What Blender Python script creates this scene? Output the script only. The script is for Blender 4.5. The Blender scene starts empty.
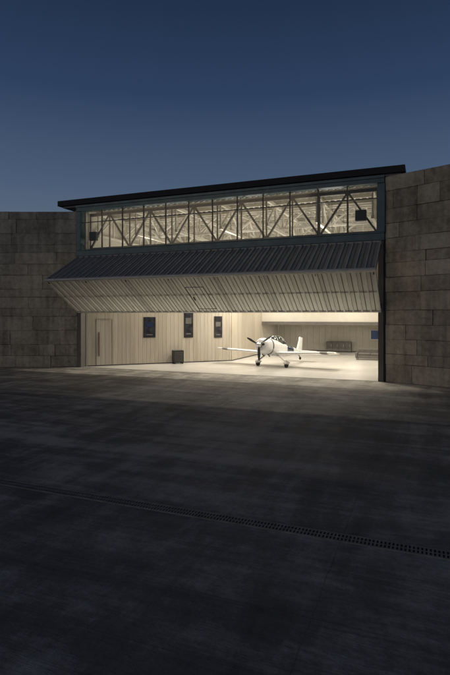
import bpy, math, random
from mathutils import Vector, Matrix
random.seed(7)
ZOOM = False
scene = bpy.context.scene
scene.view_settings.view_transform = 'Standard'
scene.view_settings.look = 'None'
scene.view_settings.exposure = 0
COL = scene.collection

# ---------------------------------------------------------------- materials
def new_mat(name):
    m = bpy.data.materials.new(name); m.use_nodes = True
    nt = m.node_tree
    return m, nt, nt.nodes, nt.links, nt.nodes['Principled BSDF']

def simple(name, col, rough=0.6, metal=0.0, noise=0.12, nscale=3.0, bump=0.0, bscale=20, coat=0):
    m, nt, N, L, b = new_mat(name)
    tc = N.new('ShaderNodeTexCoord')
    nz = N.new('ShaderNodeTexNoise'); nz.inputs['Scale'].default_value = nscale; nz.inputs['Detail'].default_value = 6
    L.new(tc.outputs['Object'], nz.inputs['Vector'])
    mr = N.new('ShaderNodeMapRange')
    mr.inputs['From Min'].default_value = .3; mr.inputs['From Max'].default_value = .7
    mr.inputs['To Min'].default_value = 1 - noise; mr.inputs['To Max'].default_value = 1 + noise
    L.new(nz.outputs['Fac'], mr.inputs['Value'])
    mx = N.new('ShaderNodeVectorMath'); mx.operation = 'SCALE'
    mx.inputs[0].default_value = col
    L.new(mr.outputs[0], mx.inputs['Scale'])
    L.new(mx.outputs[0], b.inputs['Base Color'])
    b.inputs['Roughness'].default_value = rough
    b.inputs['Metallic'].default_value = metal
    b.inputs['Coat Weight'].default_value = coat
    if bump:
        n2 = N.new('ShaderNodeTexNoise'); n2.inputs['Scale'].default_value = bscale; n2.inputs['Detail'].default_value = 5
        L.new(tc.outputs['Object'], n2.inputs['Vector'])
        bp = N.new('ShaderNodeBump'); bp.inputs['Strength'].default_value = bump; bp.inputs['Distance'].default_value = .02
        L.new(n2.outputs['Fac'], bp.inputs['Height']); L.new(bp.outputs[0], b.inputs['Normal'])
    return m

def block_mat():
    m, nt, N, L, b = new_mat('weathered_concrete_block')
    tc = N.new('ShaderNodeTexCoord'); geo = N.new('ShaderNodeNewGeometry')
    nz = N.new('ShaderNodeTexNoise'); nz.inputs['Scale'].default_value = .5; nz.inputs['Detail'].default_value = 9; nz.inputs['Roughness'].default_value = .7
    n2 = N.new('ShaderNodeTexNoise'); n2.inputs['Scale'].default_value = 4; n2.inputs['Detail'].default_value = 10; n2.inputs['Roughness'].default_value = .7
    mp = N.new('ShaderNodeMapping'); mp.inputs['Scale'].default_value = (3, 3, .25)
    n3 = N.new('ShaderNodeTexNoise'); n3.inputs['Scale'].default_value = 1.0; n3.inputs['Detail'].default_value = 6
    for n in (nz, n2): L.new(tc.outputs['Object'], n.inputs['Vector'])
    L.new(tc.outputs['Object'], mp.inputs[0]); L.new(mp.outputs[0], n3.inputs['Vector'])
    def mth(op, a, bb):
        x = N.new('ShaderNodeMath'); x.operation = op
        for i, v in enumerate((a, bb)):
            if isinstance(v, (int, float)): x.inputs[i].default_value = v
            else: L.new(v, x.inputs[i])
        return x.outputs[0]
    s = mth('ADD', mth('MULTIPLY', geo.outputs['Random Per Island'], .17), mth('MULTIPLY', nz.outputs['Fac'], .6))
    s = mth('ADD', s, mth('MULTIPLY', n2.outputs['Fac'], .4))
    s = mth('ADD', s, mth('MULTIPLY', n3.outputs['Fac'], .4))
    cr = N.new('ShaderNodeValToRGB')
    e = cr.color_ramp.elements
    e[0].position = .55; e[0].color = (.16, .142, .112, 1)
    e[1].position = .98; e[1].color = (.56, .51, .41, 1)
    k = e.new(.76); k.color = (.35, .315, .25, 1)
    L.new(s, cr.inputs[0]); L.new(cr.outputs[0], b.inputs['Base Color'])
    b.inputs['Roughness'].default_value = .92
    bp = N.new('ShaderNodeBump'); bp.inputs['Strength'].default_value = .8; bp.inputs['Distance'].default_value = .05
    L.new(mth('ADD', n2.outputs['Fac'], mth('MULTIPLY', nz.outputs['Fac'], 1.2)), bp.inputs['Height']); L.new(bp.outputs[0], b.inputs['Normal'])
    return m

def apron_mat():
    m, nt, N, L, b = new_mat('apron_concrete')
    tc = N.new('ShaderNodeTexCoord')
    def mth(op, a, bb=0.0, c=None):
        x = N.new('ShaderNodeMath'); x.operation = op
        for i, v in enumerate((a, bb) if c is None else (a, bb, c)):
            if isinstance(v, (int, float)): x.inputs[i].default_value = v
            else: L.new(v, x.inputs[i])
        return x.outputs[0]
    def noise(sc, scale=(1, 1, 1), det=8, rough=.6, dist=0, rot=0):
        mp = N.new('ShaderNodeMapping'); mp.inputs['Scale'].default_value = scale; mp.inputs['Rotation'].default_value = (0, 0, rot)
        L.new(tc.outputs['Object'], mp.inputs[0])
        n = N.new('ShaderNodeTexNoise'); n.inputs['Scale'].default_value = sc; n.inputs['Detail'].default_value = det
        n.inputs['Roughness'].default_value = rough; n.inputs['Distortion'].default_value = dist
        L.new(mp.outputs[0], n.inputs['Vector']); return n.outputs['Fac']
    big = noise(.15, (1, 1, 1), 7, .65, .6)
    mid = noise(1.1, (1, 1, 1), 9, .7)
    fine = noise(14, (1, 1, 1), 6, .7)
    streak = noise(.5, (.22, 2.2, 1), 8, .7, .8)
    streak2 = noise(.5, (1.6, .25, 1), 7, .65, 1.2, .5)
    sep = N.new('ShaderNodeSeparateXYZ'); L.new(tc.outputs['Object'], sep.inputs[0])
    wob = mth('MULTIPLY', mth('SUBTRACT', mid, .5), .10)
    def joint(comp, period, w):
        v = mth('ADD', comp, wob)
        f = mth('FRACT', mth('DIVIDE', v, period), 0)
        d = mth('ABSOLUTE', mth('SUBTRACT', f, .5), 0)
        return mth('GREATER_THAN', d, .5 - w / period)
    jt = mth('MAXIMUM', joint(sep.outputs['Y'], 4.5, .012), joint(sep.outputs['X'], 5.2, .010))
    s = mth('ADD', mth('MULTIPLY', big, .45), mth('MULTIPLY', mid, .45))
    s = mth('ADD', s, mth('MULTIPLY', streak, .45))
    s = mth('ADD', s, mth('MULTIPLY', streak2, .3))
    s = mth('ADD', s, mth('MULTIPLY', fine, .15))
    cr = N.new('ShaderNodeValToRGB'); e = cr.color_ramp.elements
    e[0].position = .72; e[0].color = (.075, .068, .06, 1)
    e[1].position = 1.0; e[1].color = (.45, .415, .36, 1)
    k = e.new(.88); k.color = (.21, .195, .17, 1)
    L.new(s, cr.inputs[0])
    mx = N.new('ShaderNodeMix'); mx.data_type = 'RGBA'
    L.new(mth('MULTIPLY', jt, mth('MULTIPLY', mid, .5)), mx.inputs['Factor'])
    L.new(cr.outputs[0], mx.inputs['A']); mx.inputs['B'].default_value = (.03, .03, .027, 1)
    L.new(mx.outputs['Result'], b.inputs['Base Color'])
    rr = N.new('ShaderNodeMapRange'); rr.inputs['From Min'].default_value = .4; rr.inputs['From Max'].default_value = .65
    rr.inputs['To Min'].default_value = .65; rr.inputs['To Max'].default_value = .92
    L.new(mid, rr.inputs[0]); L.new(rr.outputs[0], b.inputs['Roughness'])
    b.inputs['Specular IOR Level'].default_value = .25
    h = mth('ADD', mth('MULTIPLY', fine, .3), mth('MULTIPLY', streak, 1.5))
    h = mth('ADD', h, mth('MULTIPLY', mid, 1.4))
    h = mth('ADD', h, mth('MULTIPLY', streak2, .6))
    h = mth('SUBTRACT', h, mth('MULTIPLY', jt, .15))
    bp = N.new('ShaderNodeBump'); bp.inputs['Strength'].default_value = .9; bp.inputs['Distance'].default_value = .06
    L.new(h, bp.inputs['Height']); L.new(bp.outputs[0], b.inputs['Normal'])
    return m

def panel_mat(name, a, c, tf):
    m, nt, N, L, b = new_mat(name)
    tc = N.new('ShaderNodeTexCoord')
    nz = N.new('ShaderNodeTexNoise'); nz.inputs['Scale'].default_value = .8; nz.inputs['Detail'].default_value = 6
    mp = N.new('ShaderNodeMapping'); mp.inputs['Scale'].default_value = (2.5, .5, .5)
    L.new(tc.outputs['Object'], mp.inputs[0]); L.new(mp.outputs[0], nz.inputs['Vector'])
    cr = N.new('ShaderNodeValToRGB'); e = cr.color_ramp.elements
    e[0].position = .3; e[0].color = (*a, 1); e[1].position = .7; e[1].color = (*c, 1)
    L.new(nz.outputs['Fac'], cr.inputs[0]); L.new(cr.outputs[0], b.inputs['Base Color'])
    b.inputs['Roughness'].default_value = .45
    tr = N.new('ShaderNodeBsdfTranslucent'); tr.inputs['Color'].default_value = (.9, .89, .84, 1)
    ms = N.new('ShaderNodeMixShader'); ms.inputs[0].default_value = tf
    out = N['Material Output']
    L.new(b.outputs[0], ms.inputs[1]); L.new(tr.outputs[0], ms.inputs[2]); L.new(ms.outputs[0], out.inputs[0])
    return m

def glass_mat():
    m, nt, N, L, b = new_mat('window_glass')
    t = N.new('ShaderNodeBsdfTransparent'); t.inputs[0].default_value = (.76, .78, .79, 1)
    g = N.new('ShaderNodeBsdfGlossy'); g.inputs['Roughness'].default_value = .05
    f = N.new('ShaderNodeFresnel'); f.inputs[0].default_value = 1.45
    ms = N.new('ShaderNodeMixShader')
    L.new(f.outputs[0], ms.inputs[0]); L.new(t.outputs[0], ms.inputs[1]); L.new(g.outputs[0], ms.inputs[2])
    L.new(ms.outputs[0], N['Material Output'].inputs[0])
    return m

def wood_mat():
    m, nt, N, L, b = new_mat('pale_timber_cladding')
    tc = N.new('ShaderNodeTexCoord'); geo = N.new('ShaderNodeNewGeometry')
    mp = N.new('ShaderNodeMapping'); mp.inputs['Scale'].default_value = (5, 5, .3)
    L.new(tc.outputs['Object'], mp.inputs[0])
    nz = N.new('ShaderNodeTexNoise'); nz.inputs['Scale'].default_value = 2; nz.inputs['Detail'].default_value = 8; nz.inputs['Distortion'].default_value = 1
    L.new(mp.outputs[0], nz.inputs['Vector'])
    a = N.new('ShaderNodeMath'); a.operation = 'MULTIPLY_ADD'; a.inputs[1].default_value = .35
    L.new(geo.outputs['Random Per Island'], a.inputs[0]); L.new(nz.outputs['Fac'], a.inputs[2])
    cr = N.new('ShaderNodeValToRGB'); e = cr.color_ramp.elements
    e[0].position = .3; e[0].color = (.37, .32, .25, 1); e[1].position = 1.0; e[1].color = (.52, .47, .385, 1)
    L.new(a.outputs[0], cr.inputs[0]); L.new(cr.outputs[0], b.inputs['Base Color'])
    b.inputs['Roughness'].default_value = .6
    return m

M = dict(
    block=block_mat(), apron=apron_mat(),
    sheet_shaded=panel_mat('door_sheeting_shaded', (.24, .235, .22), (.31, .305, .285), .08),  # door sheeting darkened; the upper panel's shade is put into the colour
    sheet_lit=panel_mat('door_sheeting_lit', (.50, .49, .46), (.6, .59, .55), .42),  # same sheeting, whitened and more translucent to look lit from inside
    glass=glass_mat(), wood=wood_mat(),
    mortar=simple('dark_mortar', (.12, .105, .085), .95),
    roof=simple('bitumen_roof', (.025, .025, .027), .85),
    blue=simple('blue_grey_steel', (.075, .125, .15), .45, .2, .2, 2),
    rib=simple('galvanised_rib', (.62, .61, .58), .4, .3),
    ribd=simple('dark_seam', (.05, .05, .05), .6),
    seam=simple('sheet_seam', (.16, .155, .145), .6),
    truss=simple('truss_grey_paint', (.12, .11, .10), .6),
    frontt=simple('front_truss_paint', (.15, .135, .12), .6),
    rib_shaded=simple('upper_rib_shaded', (.40, .39, .365), .5),  # darker copy of the rib metal, shade of the upper panel in its colour
    cream=simple('cream_steel', (.60, .57, .50), .5),
    deck=simple('roof_deck_lining', (.24, .23, .205), .7),
    floor=simple('epoxy_floor', (.54, .52, .475), .3, 0, .10, .5, .05, 4),
    plaster=simple('cream_plaster', (.57, .54, .47), .8, 0, .04, 2),
    brown=simple('recess_panel', (.22, .19, .15), .7),
    black=simple('black_plastic', (.02, .02, .022), .5),
    dark=simple('dark_poster_print', (.018, .018, .024), .35, 0, .8, 4),
    white=simple('white_gloss_paint', (.72, .72, .71), .25, 0, .03, 3, 0, 20, .6),
    silver=simple('polished_aluminium', (.55, .56, .57), .25, .85, .08, 3),
    navy=simple('navy_gloss_paint', (.02, .03, .07), .25, 0, .05, 3, 0, 20, .6),
    canopy=simple('tinted_canopy', (.03, .035, .04), .06, 0, .05, 3, 0, 20, 1),
    rubber=simple('rubber', (.02, .02, .02), .8),
    alu=simple('bare_aluminium', (.6, .6, .6), .3, .9),
    red=simple('red_paint', (.22, .06, .045), .4),
    sofa=simple('grey_fabric', (.13, .12, .11), .9),
    bluep=simple('blue_print', (.05, .10, .26), .4),
    grate=simple('cast_iron', (.26, .245, .215), .65, .2, .3, 5),
    channel_shade=simple('channel_shadow', (.01, .01, .01), .9),
)

# ---------------------------------------------------------------- mesh helpers
def empty(name, loc=(0, 0, 0), parent=None):
    o = bpy.data.objects.new(name, None); o.location = loc; COL.objects.link(o)
    if parent: o.parent = parent
    return o

def mk(name, V, F, mat, parent=None, smooth=False, bevel=0):
    me = bpy.data.meshes.new(name); me.from_pydata([tuple(v) for v in V], [], F)
    me.materials.append(mat)
    if smooth:
        for p in me.polygons: p.use_smooth = True
    me.update()
    o = bpy.data.objects.new(name, me); COL.objects.link(o)
    if parent: o.parent = parent
    if bevel:
        md = o.modifiers.new('bevel', 'BEVEL'); md.width = bevel; md.segments = 2; md.limit_method = 'ANGLE'
    return o

BF = [(0, 3, 2, 1), (4, 5, 6, 7), (0, 1, 5, 4), (1, 2, 6, 5), (2, 3, 7, 6), (3, 0, 4, 7)]
class B:
    def __init__(s): s.V = []; s.F = []
    def hexa(s, pts):
        k = len(s.V); s.V += [Vector(p) for p in pts]; s.F += [tuple(i + k for i in f) for f in BF]
    def box(s, x0, x1, y0, y1, z0, z1):
        s.hexa([(x0, y0, z0), (x1, y0, z0), (x1, y1, z0), (x0, y1, z0), (x0, y0, z1), (x1, y0, z1), (x1, y1, z1), (x0, y1, z1)])
    def obox(s, o, ux, uy, uz, a0, a1, b0, b1, c0, c1, jit=0):
        P = lambda a, b, c: o + ux * a + uy * b + uz * c
        j = lambda: random.uniform(-jit, jit) if jit else 0
        s.hexa([P(a + j() * .3, b_ + j(), c + j() * .5) for a, b_, c in ((a0, b0, c0), (a1, b0, c0), (a1, b1, c0), (a0, b1, c0), (a0, b0, c1), (a1, b0, c1), (a1, b1, c1), (a0, b1, c1))])
    def beam(s, p, q, w, h=None):
        p = Vector(p); q = Vector(q); h = h or w
        d = (q - p); ln = d.length; d.normalize()
        up = Vector((0, 0, 1)) if abs(d.z) < .95 else Vector((0, 1, 0))
        a = d.cross(up).normalized(); b = a.cross(d).normalized()
        s.obox(p, a, d, b, -w / 2, w / 2, 0, ln, -h / 2, h / 2)
    def cyl(s, p, q, r0, r1=None, n=12):
        p = Vector(p); q = Vector(q); r1 = r0 if r1 is None else r1
        d = (q - p).normalized(); up = Vector((0, 0, 1)) if abs(d.z) < .95 else Vector((0, 1, 0))
        a = d.cross(up).normalized(); b = a.cross(d)
        k = len(s.V)
        for i in range(n):
            t = 2 * math.pi * i / n; c = a * math.cos(t) + b * math.sin(t)
            s.V.append(p + c * r0); s.V.append(q + c * r1)
        for i in range(n):
            j = (i + 1) % n
            s.F.append((k + 2 * i, k + 2 * j, k + 2 * j + 1, k + 2 * i + 1))
        s.F.append(tuple(k + 2 * i for i in range(n))[::-1]); s.F.append(tuple(k + 2 * i + 1 for i in range(n)))
    def loft(s, rings, cap=True):
        k = len(s.V); n = len(rings[0])
        for r in rings: s.V += [Vector(p) for p in r]
        for a in range(len(rings) - 1):
            for i in range(n):
                j = (i + 1) % n
                s.F.append((k + a * n + i, k + a * n + j, k + (a + 1) * n + j, k + (a + 1) * n + i))
        if cap:
            s.F.append(tuple(k + i for i in range(n))[::-1]); s.F.append(tuple(k + (len(rings) - 1) * n + i for i in range(n)))
    def done(s, name, mat, parent=None, **kw): return mk(name, s.V, s.F, mat, parent, **kw)

# ---------------------------------------------------------------- ground
g = mk('ground', [(-300, -300, 0), (320, -300, 0), (320, 400, 0), (-300, 400, 0)], [(0, 1, 2, 3)], M['apron'])

dr = empty('drainage_channel', (0, -20.2, 0))
b = B(); b.box(-12, 45, -.12, .12, -.05, .004); b.done('channel_shade_strip', M['channel_shade'], dr)  # near-black strip on the surface, painted shade in place of an open recess
b = B(); b.box(-12, 45, -.15, -.115, -.02, .012); b.box(-12, 45, .115, .15, -.02, .012)
x = -12
while x < 45:
    b.box(x, x + .03, -.112, .112, -.01, .0095); x += .06
b.box(-12, 45, -.010, .010, -.01, .0105)
b.done('grating', M['grate'], dr)

# ---------------------------------------------------------------- hangar
W = 19.6
H = empty('hangar_building')
b = B(); b.box(.0, W, .0, 24, -.05, .006); b.done('interior_floor', M['floor'], H)
b = B(); b.box(0, W, -.22, -.003, -.02, .012); b.done('door_threshold', M['grate'], H)
b = B(); b.box(-.6, -.02, .35, 24, 0, 11.1); b.box(W + .02, W + .6, .35, 24, 0, 11.1); b.box(-.6, W + .6, 24, 24.4, 0, 11.1)
b.done('side_and_rear_walls', M['plaster'], H)
b = B(); b.box(-1.9, 21.0, -.35, 24.6, 11.2, 11.56); b.done('flat_roof', M['roof'], H)
b = B(); b.box(-1.6, 20.8, -.15, 24.5, 11.08, 11.197); b.done('roof_deck', M['deck'], H)
b = B(); x = .1
while x < W:
    b.box(x, x + .12, .3, 23.9, 11.03, 11.079); x += .4
b.done('roof_deck_ribs', M['cream'], H)
b = B()
y = 1.6
while y < 23.5:
    b.box(0, W, y, y + .12, 10.8, 11.028); y += 1.55
b.done('purlins', M['cream'], H)
b = B()
def truss(b, p, q, z0, z1, n, w, dw):
    p = Vector(p); q = Vector(q)
    P = lambda t, z: Vector((p.x + (q.x - p.x) * t, p.y + (q.y - p.y) * t, z))
    b.beam(P(0, z0), P(1, z0), w, w); b.beam(P(0, z1), P(1, z1), w, w)
    for i in range(n):
        t0 = i / n; t1 = (i + 1) / n
        b.beam(P(t0, z0 + w / 2), P(t0, z1 - w / 2), dw * .8)
        if i % 2 == 0: b.beam(P(t0, z0), P(t1, z1), dw)
        else: b.beam(P(t0, z1), P(t1, z0), dw)
for xx in (-.0 + .4, 3.5, 6.6, 9.8, 12.9, 16.0, 19.2):
    truss(b, (xx, 1.2, 0), (xx, 23.6, 0), 9.2, 10.72, 12, .18, .11)
b.done('roof_trusses', M['cream'], H)
b = B()
for yy in (4.5, 9, 14, 19):
    truss(b, (.2, yy, 0), (W - .2, yy, 0), 9.45, 10.65, 12, .13, .1)
b.done('cross_trusses', M['cream'], H)

b = B()
b.box(-.35, W + .35, -.30, .15, 10.72, 11.14)
b.box(-.35, W + .35, -.30, .15, 7.62, 8.08)
b.box(-.35, .02, -.297, .147, 8.083, 10.717)
b.box(W - .02, W + .38, -.297, .147, 8.083, 10.717)
b.done('transom_frame', M['blue'], H, bevel=.02)
b = B()
b.box(-.35, W + .35, -.36, -.303, 10.98, 11.12)
b.box(-.35, W + .35, -.36, -.303, 10.72, 10.78)
b.box(-.35, W + .35, -.36, -.303, 7.64, 7.70)
b.box(-.35, W + .35, -.36, -.303, 8.02, 8.07)
b.done('transom_frame_flanges', M['blue'], H)
b = B()
b.box(-.32, -.02, -.2, .34, 0, 7.617); b.box(W + .02, W + .30, -.2, .34, 0, 7.617)
b.done('door_jambs', M['truss'], H)
b = B()
nb = 12
for i in range(1, nb):
    x = W * i / nb; b.box(x - .03, x + .03, -.12, -.02, 8.083, 10.717)
b.box(.02, W - .02, -.11, -.03, 9.93, 9.98)
b.done('transom_mullions', M['truss'], H)
b = B()
for i in range(nb):
    x0 = W * i / nb + .035; x1 = W * (i + 1) / nb - .035
    k = len(b.V); b.V += [Vector((x0, -.07, 8.09)), Vector((x1, -.07, 8.09)), Vector((x1, -.07, 10.71)), Vector((x0, -.07, 10.71))]
    b.F.append((k, k + 1, k + 2, k + 3))
b.done('transom_glazing', M['glass'], H)
b = B()
n = 12; z0, z1, yt = 8.2, 10.6, .7
b.beam((.1, yt, z0), (W - .1, yt, z0), .2); b.beam((.1, yt, z1), (W - .1, yt, z1), .2)
for i in range(n + 1):
    x = .1 + (W - .2) * i / n
    b.beam((x, yt, z0), (x, yt, z1), .08)
for i in range(n):
    xa = .1 + (W - .2) * i / n; xb = .1 + (W - .2) * (i + 1) / n
    if (i % 2) == 0: b.beam((xa, yt, z0), (xb, yt, z1), .11)
    else: b.beam((xa, yt, z1), (xb, yt, z0), .11)
b.done('front_lattice_girder', M['frontt'], H)
b = B(); b.box(.35, .9, .2, .5, 8.75, 9.35); b.box(W - 1.25, W - .65, .2, .5, 8.85, 9.45)
b.done('transom_box_units', M['black'], H, bevel=.03)  # dark box units behind the glazing; their use is unknown

def clad(name, p, q, h, inward, step=.3, z0=.0, mat='wood'):
    p = Vector((*p, 0)); q = Vector((*q, 0)); d = q - p; ln = d.length; d.normalize()
    nrm = Vector((*inward, 0)).normalized()
    b = B(); b.obox(p, d, nrm, Vector((0, 0, 1)), 0, ln, -.12, 0, z0, h); b.done(name + '_backing', M['brown'], H)
    b = B(); s = 0
    while s < ln - .01:
        e = min(s + step - .012, ln)
        b.obox(p, d, nrm, Vector((0, 0, 1)), s, e, .002, .02 + random.uniform(0, .004), z0 + .08, h - .02); s += step
    b.done(name, M[mat], H)
    b = B(); b.obox(p, d, nrm, Vector((0, 0, 1)), 0, ln, .002, .04, 0.006, .078); b.done(name + '_skirting', M['ribd'], H)
s2 = math.sqrt(.5)
clad('diagonal_clad_wall', (.1, .38), (7.85, 8.13), 5.2, (s2, -s2))
clad('return_clad_wall', (7.87, 8.15), (7.87, 16), 5.2, (1, 0))
clad('right_clad_wall', (19.6, .4), (19.6, 21.4), 5.2, (-1, 0))
clad('recess_rear_wall', (7.9, 21.5), (19.55, 21.5), 2.9, (0, -1), .6, 0, 'plaster')
b = B(); b.box(7.9, 19.55, 15.9, 16.15, 3.0, 5.2); b.done('recess_bulkhead', M['plaster'], H)
b = B(); b.box(7.9, 19.55, 15.78, 16.2, 2.72, 2.997); b.done('bulkhead_beam', M['truss'], H)
b = B(); b.box(7.9, 19.55, 16.21, 21.6, 2.95, 3.05); b.done('recess_ceiling', M['brown'], H)
b = B(); b.box(7.75, 7.88, 16.0, 21.4, 0, 2.95); b.done('recess_side_wall', M['plaster'], H)
b = B()
for yy in (17.6, 19.0, 20.4):
    b.box(8.2, 19.3, yy, yy + .12, 2.8, 2.948)
b.done('recess_beams', M['cream'], H)
D = Vector((s2, s2, 0)); Nn = Vector((s2, -s2, 0)); Z = Vector((0, 0, 1)); O = Vector((.1, .38, 0))
b = B()
for a0, a1, c0, c1 in ((.55, .58, .05, 3.3), (1.68, 1.71, .05, 3.3), (.55, 1.71, 3.303, 3.33)):
    b.obox(O, D, Nn, Z, a0, a1, .03, .04, c0, c1)
b.done('wall_door_frame', M['seam'], H)
b = B(); b.obox(O, D, Nn, Z, .78, .81, .03, .09, .7, 2.4); b.done('wall_door_pull', M['red'], H)

def poster(name, s, w, z0, z1, mats):
    e = empty(name, O + D * s)
    b = B(); b.obox(Vector((0, 0, 0)), D, Nn, Z, 0, w, .035, .06, z0, z1); b.done('board', M['dark'], e)
    b = B(); b.obox(Vector((0, 0, 0)), D, Nn, Z, w * .18, w * .8, .061, .063, z0 + (z1 - z0) * .52, z0 + (z1 - z0) * .74); b.done('print', M[mats], e)
    b = B(); b.obox(Vector((0, 0, 0)), D, Nn, Z, w * .25, w * .75, .061, .063, z0 + (z1 - z0) * .12, z0 + (z1 - z0) * .16); b.done('caption', M['seam'], e)
poster('wall_poster', 3.95, .9, 1.95, 3.45, 'navy')
poster('wall_poster', 7.05, .72, 1.9, 3.9, 'truss')
poster('wall_poster', 9.5, .66, 1.85, 3.5, 'sofa')

he = empty('portable_heater', O + D * 6.0 + Nn * .55)
b = B(); b.obox(Vector((0, 0, 0)), D, Nn, Z, 0, .8, -.25, .25, .14, 1.0); b.done('casing', M['black'], he, bevel=.03)
b = B()
for i in range(6): b.obox(Vector((0, 0, 0)), D, Nn, Z, .08, .72, .252, .27, .22 + i * .12, .25 + i * .12)
b.done('louvres', M['truss'], he)
b = B()
for a in (.1, .7):
    for c in (-.2, .2): p = D * a + Nn * c; b.cyl(p + Nn * -.03 + Z * .076, p + Nn * .03 + Z * .076, .07)
b.done('castors', M['rubber'], he)

# ---------------------------------------------------------------- bifold door
bd = empty('bifold_hangar_door')
A = Vector((0, -.2, 7.58)); Hh = Vector((0, -3.4, 5.78)); Bt = Vector((0, -.2, 3.8))
X = Vector((1, 0, 0))
def panel(nm, P, Q, pd, sheet, ribm):
    d = (Q - P); ln = d.length; d.normalize()
    nrm = X.cross(d).normalized()
    if nrm.y > 0: nrm = -nrm
    k = B(); k.obox(P, X, d, nrm, -.2, W + .15, .05, ln - .05, -.02, .0); k.done(nm + '_sheeting', M[sheet], bd)
    r = B(); nr = 42
    for i in range(nr + 1):
        xx = -.2 + (W + .35) * i / nr
        r.obox(P, X, d, nrm, xx - .035, xx + .035, .08, ln - .08, .002, .09)
    r.done(nm + '_ribs', M[ribm], bd)
    r = B()
    for i in range(nr):
        xx = -.2 + (W + .35) * (i + .5) / nr
        r.obox(P, X, d, nrm, xx - .02, xx + .02, .08, ln - .08, .002, .02)
    r.done(nm + '_seams', M['seam'], bd)
    f = B()
    f.obox(P, X, d, nrm, -.25, W + .2, 0, .078, -.12, .08); f.obox(P, X, d, nrm, -.25, W + .2, ln - .078, ln, -.12, .08)
    f.done(nm + '_rails', M['rib'], bd)
    f = B()
    for s in (1.9,): f.obox(P, X, d, nrm, -.2, W + .15, s - .04, s + .04, -.14, -.022)
    for i in range(8):
        xx = -.15 + (W + .25) * i / 7; f.obox(P, X, d, nrm, xx - .05, xx + .05, .08, ln - .08, -.3, -.143)
    f.done(nm + '_inner_frame', M['frontt'], bd)
    if pd:
        q = B(); x0, x1, s0, s1 = 9.15, 10.35, 1.0, 3.25; t = .045
        q.obox(P, X, d, nrm, x0, x0 + t, s0, s1, .092, .11); q.obox(P, X, d, nrm, x1 - t, x1, s0, s1, .092, .11)
        q.obox(P, X, d, nrm, x0, x1, s0 - t, s0 - .002, .092, .11); q.obox(P, X, d, nrm, x0, x1, s1 + .002, s1 + t, .092, .11)
        q.done('wicket_door_frame', M['truss'], bd)
        q = B(); q.obox(P, X, d, nrm, x0 + .13, x0 + .2, s0 + 1.0, s0 + 1.3, .092, .14); q.done('wicket_door_handle', M['black'], bd)
panel('upper_panel', A, Hh, False, 'sheet_shaded', 'rib_shaded')
panel('lower_panel', Hh, Bt, True, 'sheet_lit', 'rib')
b = B(); b.cyl((-.25, -3.47, 5.78), (W + .2, -3.47, 5.78), .05); b.done('hinge_tube', M['rib'], bd)
b = B()
for xx in (-.28, W + .22):
    b.beam((xx, -.1, 7.6), (xx, -.1, 3.75), .06)
b.done('guide_rails', M['truss'], bd)

# ---------------------------------------------------------------- block walls
def blockwall(nm, start, d, ln, h, nrm, topf):
    e = empty(nm)
    p = Vector(start); d = Vector(d).normalized(); nrm = Vector(nrm).normalized()
    k = B(); k.obox(p, d, nrm, Z, 0, ln, -1.0, -.12, 0, h - .9); k.done('core', M['mortar'], e)
    bl = B(); z = 0
    while z < h + 4:
        hh = .78 * random.choice((.7, 1, 1, 1.25)); s = -random.uniform(0, 1.5)
        while s < ln:
            w = random.uniform(1.0, 3.0); a0 = max(s, 0); a1 = min(s + w, ln)
            if a1 - a0 > .02 and z + hh * .6 < topf((a0 + a1) / 2):
                o = random.uniform(-.035, .05); g = .006
                tp = min(z + hh - g, topf((a0 + a1) / 2) + random.uniform(-.14, .14))
                bl.obox(p, d, nrm, Z, a0 + g, a1 - g, -.5, o, z + g, tp, .018)
            s += w
        z += hh
    bl.done('blocks', M['block'], e, bevel=.02)
    return e
blockwall('concrete_block_wall', (-.36, -.15, 0), (-.927, -.375, 0), 32, 10.9, (.375, -.927, 0), lambda s: 10.85 if s < 2.6 else 11.05)
blockwall('concrete_block_wall', (W + .40, -.15, 0), (.927, -.375, 0), 32, 11.1, (-.375, -.927, 0), lambda s: 11.05 if s < 1.2 else (11.1 if s < 2.4 else 11.2 + .04 * s))

# ---------------------------------------------------------------- aircraft
ac = empty('light_aircraft', (12.05, 5.1, 0.006)); ac.rotation_euler = (math.radians(-8.5), 0, math.radians(-11)); ac.scale = (1.09,) * 3
def ell(y, zc, hw, hh, n=24, sq=2.3):
    r = []
    for i in range(n):
        t = 2 * math.pi * i / n; c, s = math.cos(t), math.sin(t)
        r.append((hw * math.copysign(abs(c) ** (2 / sq), c), y, zc + hh * math.copysign(abs(s) ** (2 / sq), s)))
    return r
b = B()
b.loft([ell(*a) for a in ((-1.72, 1.22, .30, .30), (-1.66, 1.22, .40, .38), (-1.45, 1.22, .49, .46), (-1.0, 1.21, .53, .51), (-.4, 1.2, .52, .54),
    (.3, 1.2, .48, .54), (1.2, 1.2, .42, .48), (2.2, 1.22, .29, .36), (3.3, 1.26, .16, .23), (4.2, 1.3, .05, .15), (4.4, 1.31, .02, .08))])
b.done('fuselage', M['white'], ac, smooth=True)
b = B(); b.loft([ell(*a) for a in ((-1.0, 1.21, .535, .515), (-.85, 1.21, .533, .52))], cap=False)
b.loft([ell(*a) for a in ((1.3, 1.205, .415, .475), (2.2, 1.222, .295, .365), (2.6, 1.235, .25, .32))], cap=False)
b.done('fuselage_bands', M['navy'], ac, smooth=True)
b = B()
for sx in (.21, -.21):
    b.loft([[(sx + .10 * math.cos(i * math.pi / 6), yy, 1.27 + .08 * math.sin(i * math.pi / 6)) for i in range(12)] for yy in (-1.74, -1.70)])
b.loft([[(.14 * math.cos(i * math.pi / 6), yy, .98 + .07 * math.sin(i * math.pi / 6)) for i in range(12)] for yy in (-1.71, -1.66)])
for sx in (-.2, .2): b.cyl((sx, -1.0, .72), (sx, -.75, .6), .035)
b.done('air_intakes', M['black'], ac)
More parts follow.
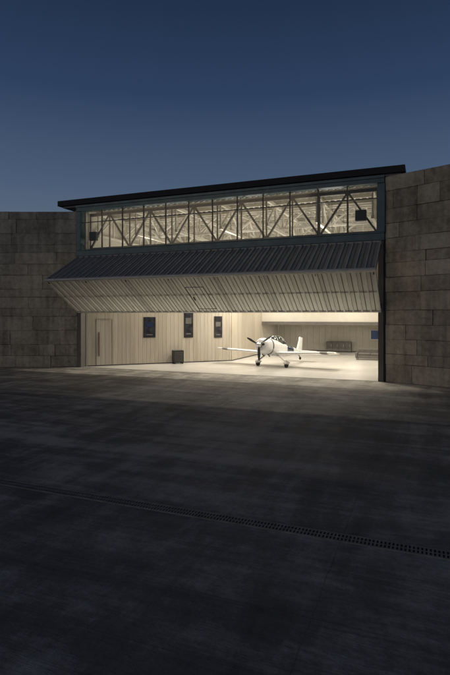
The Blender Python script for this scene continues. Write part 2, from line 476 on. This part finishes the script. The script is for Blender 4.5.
b = B()
b.loft([ell(y, 1.6, .02 + .37 * k, .02 + .42 * k, 20, 2) for y, k in ((-.55, 0), (-.4, .42), (-.1, .78), (.3, .98), (.7, 1), (1.2, .8), (1.6, .45), (1.85, 0))])
b.done('canopy', M['canopy'], ac, smooth=True)
b = B(); b.loft([[(p[0] * 1.02, p[1] + dy, 1.6 + (p[2] - 1.6) * 1.02) for p in ell(-.05, 1.6, .33, .37, 20, 2)] for dy in (0, .05)])
b.done('canopy_bow', M['white'], ac)
def foil(x, yle, ch, z, th, n=10):
    up = []; lo = []
    for i in range(n + 1):
        t = i / n; tt = th * ch * 5 * (.2969 * math.sqrt(t) - .126 * t - .3516 * t * t + .2843 * t ** 3 - .1015 * t ** 4)
        up.append((x, yle + t * ch, z + tt + .01)); lo.append((x, yle + t * ch, z - tt * .8 - .01))
    return up + lo[::-1]
for sx, nm in ((1, 'wing_a'), (-1, 'wing_b')):
    b = B(); b.loft([foil(sx * x, y, c, z, t) for x, y, c, z, t in ((.3, -.45, 1.5, .86, .15), (3.3, -.3, 1.12, 1.0, .13))]); b.done(nm, M['white'], ac, smooth=False)
    b = B(); b.loft([foil(sx * x, y, c, z, t) for x, y, c, z, t in ((3.3, -.3, 1.12, 1.0, .13), (3.75, -.27, 1.06, 1.02, .13))]); b.done(nm + '_stripe', M['seam'], ac)
    b = B(); b.loft([foil(sx * x, y, c, z, t) for x, y, c, z, t in ((3.75, -.27, 1.06, 1.02, .13), (4.1, -.22, .97, 1.035, .12), (4.25, -.1, .7, 1.04, .08))]); b.done(nm + '_tip', M['white'], ac)
    b = B(); b.beam((sx * .3, -.15, .85), (sx * 1.02, -.05, .3), .1, .05); b.done(nm + '_gear_leg', M['silver'], ac)
    b = B(); b.cyl((sx * 1.02 - .07, 0, .2), (sx * 1.02 + .07, 0, .2), .2, n=20); b.done(nm + '_wheel', M['rubber'], ac, bevel=.02)
    b = B(); b.loft([[(sx * 1.02 + p[0], p[1], p[2]) for p in ell(y, z, w, h, 14, 2)] for y, z, w, h in ((-.36, .27, .02, .03), (-.25, .28, .09, .1), (0, .3, .12, .13), (.25, .3, .08, .09), (.5, .32, .015, .02))])
    b.done(nm + '_wheel_fairing', M['white'], ac, smooth=True)
b = B()
for sx in (1, -1):
    b.loft([foil(sx * x, y, c, z, .09) for x, y, c, z in ((.03, 3.55, .85, 1.36), (1.35, 3.8, .5, 1.36))])
b.done('tailplane', M['white'], ac)
b = B(); b.loft([[(p[2] - 0, p[1], z) for p in foil(0, y, c, 0, .09)] for z, y, c in ((1.32, 3.5, .95), (2.35, 3.95, .5))]); b.done('fin', M['white'], ac)
b = B(); b.cyl((-.04, 4.25, .86), (.04, 4.25, .86), .1, n=14); b.beam((0, 3.9, 1.15), (0, 4.25, .88), .04); b.done('tail_wheel', M['rubber'], ac)
b = B(); b.loft([ell(y, 1.22, r, r, 16, 2) for y, r in ((-2.15, .015), (-2.08, .09), (-1.95, .16), (-1.76, .2))]); b.done('spinner', M['silver'], ac, smooth=True)
b = B()
for k in range(3):
    an = math.radians(35 + 120 * k); R = Vector((math.cos(an), 0, math.sin(an))); T = Vector((-math.sin(an), 0, math.cos(an)))
    rings = []
    for r, c, tw in ((.1, .1, 55), (.35, .16, 40), (.65, .17, 25), (.9, .11, 17), (.97, .03, 15)):
        cd = T * math.cos(math.radians(tw)) + Vector((0, 1, 0)) * math.sin(math.radians(tw)); nn = R.cross(cd)
        o = Vector((0, -1.88, 1.22)) + R * r
        rings.append([o + cd * c / 2, o + nn * .018, o - cd * c / 2, o - nn * .018])
    b.loft(rings)
b.done('propeller', M['black'], ac)

# ---------------------------------------------------------------- furniture
def sofa(loc, rot):
    e = empty('sofa', loc); e.rotation_euler = (0, 0, rot)
    b = B(); b.box(-1, 1, -.4, .4, .12, .4); b.box(-1, 1, .25, .48, .402, .85); b.box(-1.18, -1.003, -.42, .48, .12, .6); b.box(1.003, 1.18, -.42, .48, .12, .6)
    b.done('frame', M['sofa'], e, bevel=.05)
    b = B(); b.box(-.97, -.01, -.43, .24, .405, .54); b.box(.01, .97, -.43, .24, .405, .54); b.done('cushions', M['sofa'], e, bevel=.04)
    b = B()
    for x in (-1.05, 1.05):
        for y in (-.35, .4): b.cyl((x, y, 0), (x, y, .12), .03)
    b.done('legs', M['black'], e)
sofa((17.9, 13.2, .006), 0)
def cabinet(loc, w, mat):
    e = empty('storage_cabinet', loc)
    b = B(); b.box(0, w, -.25, .25, .06, 1.0); b.done('carcass', M[mat], e, bevel=.01)
    b = B(); n = int(w / .6)
    for i in range(n): b.box(i * w / n + .02, (i + 1) * w / n - .02, -.275, -.253, .1, .96)
    b.done('doors', M[mat], e)
    b = B(); b.box(.03, w - .03, -.2, .2, 0, .058); b.done('plinth', M['black'], e)
    b = B()
    for i in range(n): b.box((i + .8) * w / n - .01, (i + .8) * w / n + .01, -.3, -.277, .5, .75)
    b.done('handles', M['alu'], e)
cabinet((12.9, 21.1, .006), 2.4, 'seam')
nbd = empty('notice_board', (17.0, 21.38, 0))
b = B(); b.box(0, 1.3, 0, .04, 1.2, 2.2); b.done('frame', M['white'], nbd, bevel=.01)
b = B(); b.box(.08, 1.22, -.006, -.002, 1.28, 2.12); b.done('sheet', M['bluep'], nbd)

# ---------------------------------------------------------------- ceiling lamps
LC = (1, .92, .79)
def lamp(x, y, P, z=9.3, up=.4):
    e = empty('ceiling_lamp', (x, y, z))
    b = B(); b.box(-.7, .7, -.18, .18, .03, .13); b.done('housing', M['rib'], e, bevel=.02)
    b = B(); b.cyl((-.5, 0, .13), (-.5, 0, 10.9 - z), .01, n=6); b.cyl((.5, 0, .13), (.5, 0, 10.9 - z), .01, n=6); b.done('suspension', M['black'], e)
    l = bpy.data.lights.new('led', 'AREA'); l.shape = 'RECTANGLE'; l.size = 1.3; l.size_y = .3; l.energy = P; l.color = LC
    o = bpy.data.objects.new('led_down', l); COL.objects.link(o); o.parent = e; o.location = (0, 0, .02)
    l2 = bpy.data.lights.new('led_up', 'AREA'); l2.shape = 'RECTANGLE'; l2.size = 1.3; l2.size_y = .3; l2.energy = P * up; l2.color = LC
    o = bpy.data.objects.new('led_up', l2); COL.objects.link(o); o.parent = e; o.location = (0, 0, .14); o.rotation_euler = (math.pi, 0, 0)
for x in (3.5, 9.8, 16.1):
    for y, p, z, up in ((2.9, 280, 7.6, .33), (7.6, 440, 6.6, .34), (14.0, 250, 6.8, .42)): lamp(x, y, p, z, up)
for x in (10.4, 16.0):
    e = empty('ceiling_lamp', (x, 18.3, 2.72))
    b = B(); b.box(-.6, .6, -.08, .08, .02, .075); b.done('housing', M['rib'], e)
    l = bpy.data.lights.new('led', 'AREA'); l.shape = 'RECTANGLE'; l.size = 1.1; l.size_y = .12; l.energy = 36; l.color = LC
    o = bpy.data.objects.new('led', l); COL.objects.link(o); o.parent = e; o.location = (0, 0, .015)

# ---------------------------------------------------------------- world
w = bpy.data.worlds.new('World'); scene.world = w; w.use_nodes = True
nt = w.node_tree; N = nt.nodes; L = nt.links
bg = N['Background']
sky = N.new('ShaderNodeTexSky'); sky.sky_type = 'NISHITA'; sky.sun_disc = False
sky.sun_elevation = math.radians(-3); sky.sun_rotation = math.radians(200)
tc = N.new('ShaderNodeTexCoord'); sp = N.new('ShaderNodeSeparateXYZ'); L.new(tc.outputs['Generated'], sp.inputs[0])
cr = N.new('ShaderNodeValToRGB'); L.new(sp.outputs['Z'], cr.inputs[0])
e = cr.color_ramp.elements
e[0].position = 0; e[0].color = (.19, .215, .26, 1)
e[1].position = .6; e[1].color = (.010, .021, .052, 1)
k = e.new(.24); k.color = (.078, .122, .200, 1)
k = e.new(.40); k.color = (.029, .057, .122, 1)
ns = N.new('ShaderNodeVectorMath'); ns.operation = 'SCALE'; ns.inputs['Scale'].default_value = .1; L.new(sky.outputs[0], ns.inputs[0])
mx = N.new('ShaderNodeMix'); mx.data_type = 'RGBA'; mx.inputs['Factor'].default_value = .92
L.new(ns.outputs[0], mx.inputs['A']); L.new(cr.outputs[0], mx.inputs['B'])
L.new(mx.outputs['Result'], bg.inputs[0]); bg.inputs[1].default_value = 1.0

sun = bpy.data.lights.new('twilight_fill', 'SUN'); sun.energy = .2; sun.angle = math.radians(25); sun.color = (1, .78, .5)  # added warm fill to neutralise blue ambient; the sun is below the horizon
so = bpy.data.objects.new('twilight_fill', sun); COL.objects.link(so); so.rotation_euler = (math.radians(74), 0, math.radians(-25))

# ---------------------------------------------------------------- camera
cam = bpy.data.cameras.new('camera'); co = bpy.data.objects.new('camera', cam); COL.objects.link(co)
co.location = (22.07, -28.39, 3.6); co.rotation_euler = (math.radians(90), 0, math.radians(22.0))
cam.sensor_fit = 'VERTICAL'; cam.sensor_height = 36; cam.sensor_width = 24; cam.lens = 500 / 675 * 36
cam.shift_y = -22.5 / 675; cam.clip_end = 2000; cam.clip_start = .1
if ZOOM:
    kz = 2.6; cam.lens *= kz; cam.shift_x = (300 - 225) * kz / 675; cam.shift_y = -(300 - 315) * kz / 675
scene.camera = co
